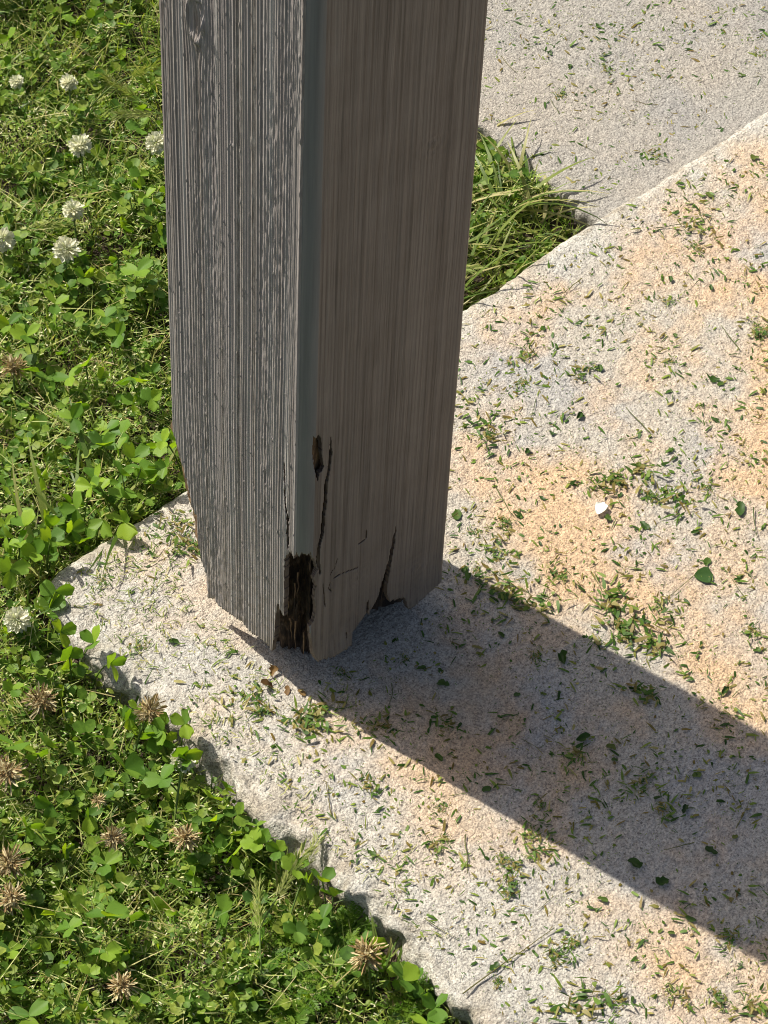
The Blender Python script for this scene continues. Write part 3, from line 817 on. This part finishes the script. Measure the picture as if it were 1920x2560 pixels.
for x, y, wg in zip(lx, ly, wgt):
    if n >= 190: break
    if rc.random() > wg or (x > .2 and y < .42): continue
    if min((x - a) ** 2 + (y - b) ** 2 for a, b in placed) < .0105 ** 2: continue
    z = float(canopy(np.array(x), np.array(y))) + rc.uniform(-.010, .010)
    clover(x, y, z, rc.uniform(.007, .0135), clover_label(x, y)); placed.append((x, y)); n += 1

# ---------------------------------------------------------------- clover flowers, fresh and dried
def flower_mesh(seed, dried):
    r = np.random.default_rng(seed)
    P = []; Q = []
    n = 90 if not dried else 190
    for i in range(n):
        zz = 1 - 1.62 * (i + .5) / n; ph = i * 2.39996 + r.normal(0, .1)
        rr = math.sqrt(max(0, 1 - zz * zz))
        d = np.array([rr * math.cos(ph), rr * math.sin(ph), zz])
        if dried: d = d + r.normal(0, .5, 3) + np.array([0, 0, -.12])
        d /= np.linalg.norm(d)
        org = r.normal(0, .0016, 3) if dried else 0
        L = r.uniform(.0075, .0105) if not dried else r.uniform(.004, .0115)
        a = np.cross(d, [.1, .2, 1.0]); a /= np.linalg.norm(a); b = np.cross(d, a)
        wd = r.uniform(.0011, .0016) * (1 if not dried else .42)
        bend = (b * r.uniform(.0005, .002)) * (1 if not dried else r.choice([-1.4, 1.4]))
        k = len(P)
        for t, ww in ((.2, .35), (.6, .8), (.88, 1.0), (1.0, .25)):
            c = org + d * L * t + bend * t * t
            P += [c - a * wd * ww, c + b * wd * ww * .8, c + a * wd * ww]
        for j in range(3):
            Q += [(k + 3 * j, k + 3 * j + 1, k + 3 * j + 4, k + 3 * j + 3), (k + 3 * j + 1, k + 3 * j + 2, k + 3 * j + 5, k + 3 * j + 4)]
    return mesh_np('flower_head', P, quads=Q, smooth=True, mats=[M_DRY if dried else M_WHITE])
M_WHITE = leaf_mat('white_florets', [(.68, .67, .52), (.80, .79, .67), (.82, .81, .74), (.54, .58, .34)], .3, .6, (1, 1, .9))
M_DRY = leaf_mat('dried_florets', [(.18, .11, .05), (.34, .24, .12), (.54, .45, .27), (.68, .61, .42), (.30, .20, .10), (.46, .42, .2)], .25, .7, (1.1, 1, .8))
FRESH = [flower_mesh(700 + i, False) for i in range(3)]
DRY = [flower_mesh(720 + i, True) for i in range(4)]
def flower(x, y, zt, mesh, name, label, group, scale=1.0, h=.05, lean=None, azi=None):
    az = rc.uniform(0, 6.28) if azi is None else azi
    ln = rc.uniform(.008, .03) if lean is None else lean
    h = zt - float(soil_z(np.array(x - ln * math.cos(az)), np.array(y - ln * math.sin(az)))) + .001
    e = link(name, None, None, (x - ln * math.cos(az), y - ln * math.sin(az), zt - h), (0, 0, az))
    tag(e, label, 'flower', group)
    V, q = tube([(ln * t ** 1.4, 0, h * math.sin(t * 1.35) / math.sin(1.35)) for t in np.linspace(0, 1, 7)], .0009, 6)
    link('stem', mesh_np('stem', V, quads=q, smooth=True, mats=[M_STALK]), e)
    o = link('flower_head', mesh, e, (ln, 0, h + .002), (rc.normal(0, .3), rc.normal(.25, .25), rc.uniform(0, 6.28)), scale)
WL = ['white clover flower head at the far end of the lawn', 'white clover flower head at the far end of the lawn', 'large ragged white clover flower in the lawn beyond the post', 'tall white clover flower above two others in the lawn',
      'full white clover flower just below a taller one', 'white clover flower beside two fuller ones in the lawn', 'white clover flower half hidden behind the post', 'greenish white clover flower beside the slab corner', 'bright white clover flower on a long stalk by the slab side']
for i, (x, y) in enumerate(WHITE):
    flower(x, y, .012 if i != 8 else .004, FRESH[i % 3], 'clover_flower', WL[i], 'white clover flowers' if i < 2 else None, rc.uniform(.85, 1.1) * (.75 if i < 2 else 1.08), .05, .05 if i == 8 else None, .7 if i == 8 else None)
DL = ['straw coloured dried clover head among clover leaves beyond the slab', 'brown dried clover head standing near the slab corner', 'cream withered clover head beside a fresh white one', 'brown dried clover head in the lawn in front of the slab',
      'small straw dried clover head in the lawn in front of the slab', 'drooping cream dried clover head in the lawn in front of the slab', 'brown dried clover head in the lawn in front of the slab', 'brown dried clover head in the lawn in front of the slab',
      'tall bristly brown dried clover head among feathery leaves', 'straw dried clover head low in the near lawn', 'tiny reddish dried clover head under clover leaves']
for i, (x, y) in enumerate(DRIED):
    flower(x, y, .002 if i not in (8, 2) else .012, DRY[i % 4], 'dried_clover_flower', DL[i], 'dried clover heads in front of the slab' if i in (3, 6, 7) else None, (1.15, 1.2, 1.05, 1.1, .85, 1.0, 1.1, 1.0, 1.25, 1.0, .55)[i], .045)

# ---------------------------------------------------------------- seed heads, grass tufts, feathery leaves
M_FOX = leaf_mat('green_seed_head', [(.18, .25, .05), (.30, .34, .11), (.46, .46, .2)], .3, .55)
def seedhead_mesh(seed):
    r = np.random.default_rng(seed); n = 150
    t = r.random(n); ph = r.uniform(0, 6.28, n)
    L = .034
    C = np.stack([t * L, np.cos(ph) * .0014, np.sin(ph) * .0014], -1)
    V, q = blades(C, np.where(np.cos(ph) > 0, 1, -1) * r.uniform(.15, .6, n), np.sin(ph) * .5, r.uniform(.004, .009, n), r.uniform(.0007, .0013, n), r.uniform(-.2, .2, n), 2)
    return mesh_np('seed_head', V, quads=q, smooth=True, mats=[M_FOX])
SEEDS = [seedhead_mesh(740 + i) for i in range(3)]
def seed_grass(x, y, z, az, pitch, label, group=None, scale=1.0):
    e = link('seed_grass', None, None, (x - .05 * math.cos(az), y - .05 * math.sin(az), z - .04), (0, 0, az))
    tag(e, label, 'grass', group)
    V, q = tube([(.05 * t ** 1.3, 0, .04 * math.sin(t * 1.5)) for t in np.linspace(0, 1, 7)], .0007, 5)
    link('stem', mesh_np('stem', V, quads=q, smooth=True, mats=[M_STALK]), e)
    link('seed_head', SEEDS[int(rc.integers(3))], e, (.05, 0, .04), (rc.uniform(0, 6), -pitch, 0), scale)
FL = ['bristly green grass seed head lying beside white clover flowers', 'green grass seed head arching over dry grass behind the post', 'green grass seed head arching over dry grass behind the post', 'green grass seed head arching over dry grass behind the post',
      'bristly green barley-like seed head in the near lawn by the slab', 'bristly green barley-like seed head in the near lawn by the slab', 'bristly green barley-like seed head in the near lawn by the slab']
for i, (x, y) in enumerate(FOX):
    seed_grass(x, y, .008 if i < 4 else -.004, (-.6, 1.9, -.3, 2.6, .3, .5, .9)[i], (.1, .3, .2, .1, .35, .3, .3)[i], FL[i], [None, 'seed heads behind the post', 'seed heads by the slab'][0 if i == 0 else 1 if i < 4 else 2], rc.uniform(.9, 1.1))
for i, (x, y, az, pt) in enumerate([(.355, .26, -.6, .1), (.38, .30, -.5, -.05), (.30, .225, -.2, .25), (.36, .245, -.75, -.1), (.33, .23, .35, .05)]):
    seed_grass(x, y, .014, az, pt, 'green grass seed head leaning out of the tuft over the concrete path', 'seed heads in the tuft by the path', 1.1)

def blade_mesh(seed):
    r = np.random.default_rng(seed)
    V, q = blades(np.zeros((1, 3)), np.array([0.0]), np.array([r.uniform(.7, 1.3)]), np.array([1.0]), np.array([.05]), np.array([r.uniform(.5, 1.9)]), 6)
    return mesh_np('blade', V, quads=q, smooth=True, mats=[M_TUFT])
M_TUFT = leaf_mat('tuft_blade', [(.05, .10, .018), (.10, .16, .03), (.18, .22, .055), (.34, .32, .14), (.50, .45, .25)], .38, .42, island=False)
BL = [blade_mesh(760 + i) for i in range(8)]
def tuft(x, y, n, L, label, group, az0=None, spread=3.14, z=None, flop=0.0):
    zz = float(soil_z(np.array(x), np.array(y))) if z is None else z
    e = link('grass_tuft', None, None, (x, y, zz)); tag(e, label, 'grass', group)
    for k in range(n):
        az = rc.uniform(0, 6.28) if az0 is None else az0 + rc.uniform(-spread, spread)
        link('blade', BL[int(rc.integers(8))], e, (rc.normal(0, .005), rc.normal(0, .005), -.001), (rc.normal(0, .2), rc.normal(flop, .25), az), L * rc.uniform(.6, 1.2))
for i in range(26):
    x = rc.uniform(.26, .495); y = .214 + rc.uniform(.005, .11) * (1.0 if x < .42 else .8) + .02 * (x > .38)
    tuft(x, y, 15, rc.uniform(.055, .10), 'tuft of long green grass in the corner between slab and path', 'grass tufts by the path', -.2, 1.5, None, .35)
for x, y in [(.475, .25), (.49, .28), (.495, .31), (.48, .33), (.50, .35), (.49, .38), (.50, .41), (.47, .36), (.46, .29), (.44, .32), (.45, .27)]:
    tuft(x, y, 15, rc.uniform(.05, .075), 'matted olive grass overhanging the side of the path', 'matted grass by the path', .3, 1.9, None, .5)
for x in (.27, .30, .335, .37, .41):
    tuft(x, .219, 7, .05, 'green grass growing along the slab edge behind the post', 'grass along the slab edge', -.1, .6)
for x, y in [(-.055, .222), (-.035, .232), (-.015, .224), (.008, .238), (.03, .222), (.05, .235), (-.07, .24), (-.02, .25)]:
    tuft(x, y, 5, .095, 'sparse tall thin grass rising past the slab corner', 'thin grass at the slab corner')
for i in range(24):
    tuft(-.09 - abs(rc.normal(0, .012)), .15 - .022 * i + rc.normal(0, .006), 6, rc.uniform(.025, .045), 'small weed tuft spilling over the rough slab side', 'tufts along the slab side', 0.0, 1.2, -.035)
tx, ty = lawn_points(4000, 91, outside=0)
n = 0
for x, y in zip(tx, ty):
    if n >= 44: break
    if y < .45 and rc.random() > .4: continue
    tuft(x, y, 8, rc.uniform(.028, .055), 'small tuft of green grass standing up in the far lawn' if y > .45 else 'small tuft of green grass standing up among the clover', 'small grass tufts in the lawn'); n += 1

M_FERN = leaf_mat('feathery_leaf', [(.08, .17, .018), (.13, .24, .025), (.19, .28, .04)], .45, .45, island=False)
def pinna_mesh(seed):
    r = np.random.default_rng(seed); P = []; A = []
    ts = np.linspace(.08, 1, 9)
    V0, q0 = blades(np.zeros((1, 3)), np.array([0.0]), np.array([.1]), np.array([1.0]), np.array([.06]), np.array([.3]), 3)
    C = np.stack([ts, ts * 0, .08 * ts], -1).repeat(2, 0)
    az = np.tile([.85, -.85], 9) + r.normal(0, .12, 18)
    V1, q1 = blades(C, az, r.normal(.1, .25, 18), (.42 * (1.1 - .7 * ts)).repeat(2), np.full(18, .10), r.uniform(-.2, .5, 18), 2)
    return mesh_np('leaflet', np.concatenate([V0, V1]), quads=np.concatenate([q0, q1 + len(V0)]), smooth=True, mats=[M_FERN])
PIN = [pinna_mesh(780 + i) for i in range(4)]
for i, (x, y) in enumerate(FERN + [(-.16, -.20), (-.11, -.235), (-.13, -.265), (-.19, -.21), (-.10, -.28), (-.15, -.30)]):
    for k in range(2):
        az = rc.uniform(0, 6.28); L = rc.uniform(.026, .045)
        zz = float(canopy(np.array(x), np.array(y))) - .012
        e = link('feathery_leaf', None, None, (x - .5 * L * math.cos(az) + rc.normal(0, .006), y - .5 * L * math.sin(az) + rc.normal(0, .006), zz), (rc.normal(0, .3), -rc.uniform(.1, .6), az))
        tag(e, 'finely divided feathery green leaf in the near lawn by the slab', 'leaf', 'feathery leaves by the slab')
        V, q = tube([(t * L, 0, -.15 * L * t * t) for t in np.linspace(0, 1, 5)], .0006, 4, .6)
        link('stalk', mesh_np('stalk', V, quads=q, smooth=True, mats=[M_STALK]), e)
        for j in range(6):
            t = .22 + .14 * j
            for s in (-1, 1):
                link('leaflet', PIN[int(rc.integers(4))], e, (t * L, 0, -.15 * L * t * t), (rc.normal(0, .2), -.1, s * rc.uniform(.75, 1.1)), L * .42 * (1.1 - .6 * t))
        link('leaflet', PIN[0], e, (L * .95, 0, -.14 * L), None, L * .3)
# ------------------------------------------------------------------ mowing scraps on the concrete
def on_concrete(x, y):
    slab_ = (x > -.070) & (y < .195); path_ = (x > .525) & (y > .222)
    post_ = (x > -.003) & (x < .143) & (y > -.003) & (y < .143)
    return (slab_ | path_) & ~post_
def top_z(x, y): return np.where((y > .205), -.006, 0.0)
def concrete_points(n, sd, cl=.38, cs=.03):
    r = np.random.default_rng(sd); X = []; Y = []; tot = 0
    while tot < n:
        m = n * 5
        x = r.uniform(-.075, 1.15, m); y = r.uniform(-.6, 1.0, m)
        ok = on_concrete(x, y) & (seen(x, y, 0.0) | (r.random(m) < .12))
        ok &= fbm(x / cs, y / cs, sd + 2, 2) > cl * (.55 + .8 * r.random(m))
        X.append(x[ok]); Y.append(y[ok]); tot += ok.sum()
    return np.concatenate(X)[:n], np.concatenate(Y)[:n]

def scatter_clip(name, n, sd, L, Wd, label, mat, cl=.4, cs=.03, lift=.0012):
    r = np.random.default_rng(sd)
    x, y = concrete_points(n, sd, cl, cs)
    z = top_z(x, y) + .0004 + r.random(n) ** 2 * lift
    ln = L[0] + (L[1] - L[0]) * r.random(n) ** 1.9
    V, q = blades(np.stack([x, y, z], -1), r.uniform(0, 6.28, n), r.uniform(0, .35, n), ln, r.uniform(*Wd, n), r.uniform(.1, .9, n), 2, r.normal(0, .5, n))
    return stuff(name, V, q, mat, label, 'clippings')
scatter_clip('grass_clippings', 6600, 41, (.0022, .0105), (.001, .0033), 'small dark green grass clippings strewn over the concrete', M_CLIP, .42, .04)
scatter_clip('grass_dust', 10000, 42, (.0009, .003), (.0005, .0011), 'tiny flecks of cut grass dusted over the concrete', M_CLIP, .38)
# a drift of scraps round the slab's corner and the foot of the post
def drift(name, pts, n, sd, label):
    r = np.random.default_rng(sd); x = []; y = []
    for (cx, cy, rad) in pts:
        m = int(n * rad / sum(p[2] for p in pts)); x.append(r.normal(cx, rad, m)); y.append(r.normal(cy, rad, m))
    x = np.concatenate(x); y = np.concatenate(y); ok = on_concrete(x, y) | ((x > -.06) & (y < .19) & ~((x > .002) & (x < .138) & (y > .002) & (y < .138))); x, y = x[ok], y[ok]; n = len(x)
    V, q = blades(np.stack([x, y, top_z(x, y) + .0008 + r.random(n) ** 2 * .004], -1), r.uniform(0, 6.28, n), r.uniform(-.1, .5, n), r.uniform(.002, .0085, n), r.uniform(.0006, .0015, n), r.uniform(.1, .9, n), 2)
    return stuff(name, V, q, M_BITS2, label, 'clippings')
M_BITS2 = leaf_mat('drifted_clippings', [(.05, .10, .015), (.10, .16, .03), (.19, .24, .06), (.34, .34, .14), (.46, .42, .22)], .25, .5)
drift('clipping_drift', [(.0, .165, .018), (-.012, .13, .012), (-.02, .18, .02), (-.012, .07, .012), (-.01, .03, .012), (-.03, .10, .02), (-.05, .14, .02), (.02, -.02, .010), (-.05, .02, .02), (-.06, -.05, .015), (-.05, -.15, .016), (-.06, .16, .02), (-.07, .10, .012), (-.07, .03, .010), (-.07, -.1, .012), (-.07, -.2, .012), (-.03, .19, .012)], 900, 43, 'pale drift of cut grass round the slab corner and the post foot')

# bigger scraps, one by one
M_SCRAP = leaf_mat('torn_leaf', [(.025, .055, .012), (.04, .085, .016), (.07, .12, .022), (.13, .15, .035)], .25, .45, island=False)
def clump_mesh(seed):
    r = np.random.default_rng(seed); n = 48
    C = np.stack([r.normal(0, .34, n), r.normal(0, .2, n), np.abs(r.normal(0, .07, n)) + .02], -1)
    V, q = blades(C, r.uniform(0, 6.28, n), r.uniform(-.2, .3, n), r.uniform(.08, .36, n), r.uniform(.04, .13, n), r.uniform(-.3, .8, n), 3, r.normal(0, .8, n))
    V[:, 2] = np.maximum(V[:, 2], .012)
    return mesh_np('clipping_clump', V, quads=q, smooth=True, mats=[M_CLIP])
CM = [clump_mesh(800 + i) for i in range(7)]
def where(x, y):
    # the post's shadow is a band running off from its foot along the light's travel
    c, s = math.cos(travel), math.sin(travel)
    across = -(x) * s + (y) * c; along = x * c + y * s
    if y > .205: return 'on the lower concrete path'
    if 0 < across < .169 and along > np.interp(across, [0, .136, .169], [0, .033, -.103]):
        return 'on the concrete in the shadow of the post'
    if x < .02: return 'on the pale concrete near the slab rim'
    return 'on the sunlit concrete slab'
for i, (x, y, s) in enumerate(CLUMPS):
    if not on_concrete(np.array(x), np.array(y)): continue
    wl = where(x, y)
    o = link('clipping_clump', CM[i % 7], None, (x, y, float(top_z(np.array(x), np.array(y))) + .0002), (0, 0, rc.uniform(0, 6.28)), s / 1000 * .98)
    tag(o, 'tangled clump of cut green grass ' + wl, 'clippings', 'grass clumps ' + wl)
cx, cy = concrete_points(60, 66, .3)
for i, (x, y) in enumerate(zip(cx, cy)):
    wl = where(x, y)
    o = link('clipping_clump', CM[i % 7], None, (x, y, float(top_z(np.array(x), np.array(y))) + .0002), (0, 0, rc.uniform(0, 6.28)), rc.uniform(.007, .017))
    tag(o, 'tangled clump of cut green grass ' + wl, 'clippings', 'grass clumps ' + wl)
def scrap_mesh(seed):
    r = np.random.default_rng(seed)
    us = np.linspace(0, 1, 6); vs = np.linspace(-1, 1, 5); V = []
    cut = r.uniform(.6, 1.0); fold = r.uniform(.2, 1.1); cu = r.uniform(-.2, .9)
    for u in us:
        el, er = r.uniform(.35, 1.15, 2)
        wd = .34 * math.sin(math.pi * min(1, u * cut * .9 + .06)) ** .7
        for v in vs: V.append((u * cut + r.normal(0, .02), v * wd * (el if v < 0 else er), .02 + abs(v) * wd * fold + cu * (u - .5) ** 2 * .5 + r.random() * .03))
    return mesh_np('leaf_scrap', V, quads=grid_quads(6, 5)[:, ::-1], smooth=True, mats=[M_SCRAP])
SM = [scrap_mesh(830 + i) for i in range(8)]
def scrap(x, y, s):
    wl = where(x, y)
    o = link('leaf_scrap', SM[int(rc.integers(8))], None, (x, y, float(top_z(np.array(x), np.array(y))) + .0004), (rc.normal(0, .06), rc.normal(0, .06), rc.uniform(0, 6.28)), s)
    tag(o, 'torn green leaf scrap lying ' + wl, 'leaf', 'leaf scraps ' + wl)
for x, y, s in SCRAPS[1:]: scrap(x, y, s / 1000 * 1.15)
cx, cy = concrete_points(110, 67, .3)
for x, y in zip(cx, cy): scrap(x, y, rc.uniform(.0045, .009))
M_CUT = leaf_mat('cut_blade', [(.04, .075, .015), (.09, .12, .03), (.17, .17, .06), (.13, .08, .03)], .2, .5, island=False)
def cutblade_mesh(seed):
    r = np.random.default_rng(seed)
    k = 7; t = np.linspace(0, 1, k); a = np.cumsum(r.normal(0, .09, k)); P = [np.zeros(3)]
    for i in range(1, k): P.append(P[-1] + np.array([math.cos(a[i]), math.sin(a[i]), 0]) / (k - 1))
    P = np.array(P); P[:, 2] = .03 + .03 * np.abs(np.sin(t * 5 + seed))
    V, q = tube(P, .016, 4, .5)
    V[:, 2] = np.maximum(V[:, 2], .004)
    return mesh_np('cut_stem', V, quads=q, smooth=True, mats=[M_CUT])
KM = [cutblade_mesh(850 + i) for i in range(6)]
def cutstem(x, y, L, az, label=None):
    wl = where(x, y)
    o = link('cut_stem', KM[int(rc.integers(6))], None, (x, y, float(top_z(np.array(x), np.array(y))) + .0003), (0, 0, az), L if not label else (L, L * .45, L * .45))
    tag(o, label or ('thin cut grass stem lying ' + wl), 'stem', None if label else 'cut stems ' + wl)
cutstem(-.079, -.250, .082, 0.0, 'long pale grass stem reaching over the near slab rim')
cutstem(.300, -.1068, .044, 3.17, 'ragged leaf stalk behind a whole clover leaf on the slab')
cx, cy = concrete_points(42, 68, .3)
for x, y in zip(cx, cy): cutstem(x, y, rc.uniform(.012, .034), rc.uniform(0, 6.28))
cl = SCRAPS[0]
fm = LEAFLETS[0].copy(); fm.materials.clear(); fm.materials.append(leaf_mat('fallen_leaf', [(.03, .075, .015), (.035, .085, .018)], .2, .5, island=False))
e = link('fallen_clover_leaf', fm, None, (cl[0] - .006, cl[1], .0012), (.15, 0, -.7), .0145); tag(e, 'whole green clover leaflet lying on the sunlit slab', 'leaf')
# white petal
M_PETAL = leaf_mat('white_petal', [(.8, .8, .76), (.82, .82, .79)], .2, .5, (1, 1, 1), False)
pm = bpy.data.meshes.new_from_object(link('tmp', LEAFLETS[2])); bpy.data.objects.remove(bpy.data.objects['tmp'])
pm.materials.clear(); pm.materials.append(M_PETAL)
o = link('white_petal', pm, None, (PETAL[0][0] - .004, PETAL[0][1], .003), (-.1, .05, .4), .013); tag(o, 'single white petal lying among clippings on the slab', 'petal')
# withered scraps at the foot of the post
M_BROWN = leaf_mat('withered_leaf', [(.10, .055, .025), (.22, .13, .05), (.30, .21, .10)], .3, .6, (1.2, 1, .6), False)
for i, (x, y, s, rz) in enumerate([(-.002, .030, .011, .6), (-.008, .022, .012, 2.2), (.001, .016, .008, 4.0), (.004, .008, .008, 5.0)]):
    m2 = SM[i].copy(); m2.materials.clear(); m2.materials.append(M_BROWN)
    o = link('withered_leaf', m2, None, (x, y, .001), (.25, -.5 if i < 2 else .2, rz), s); tag(o, 'curled brown withered leaf scrap at the rotted foot of the post', 'leaf', 'withered scraps at the post foot')
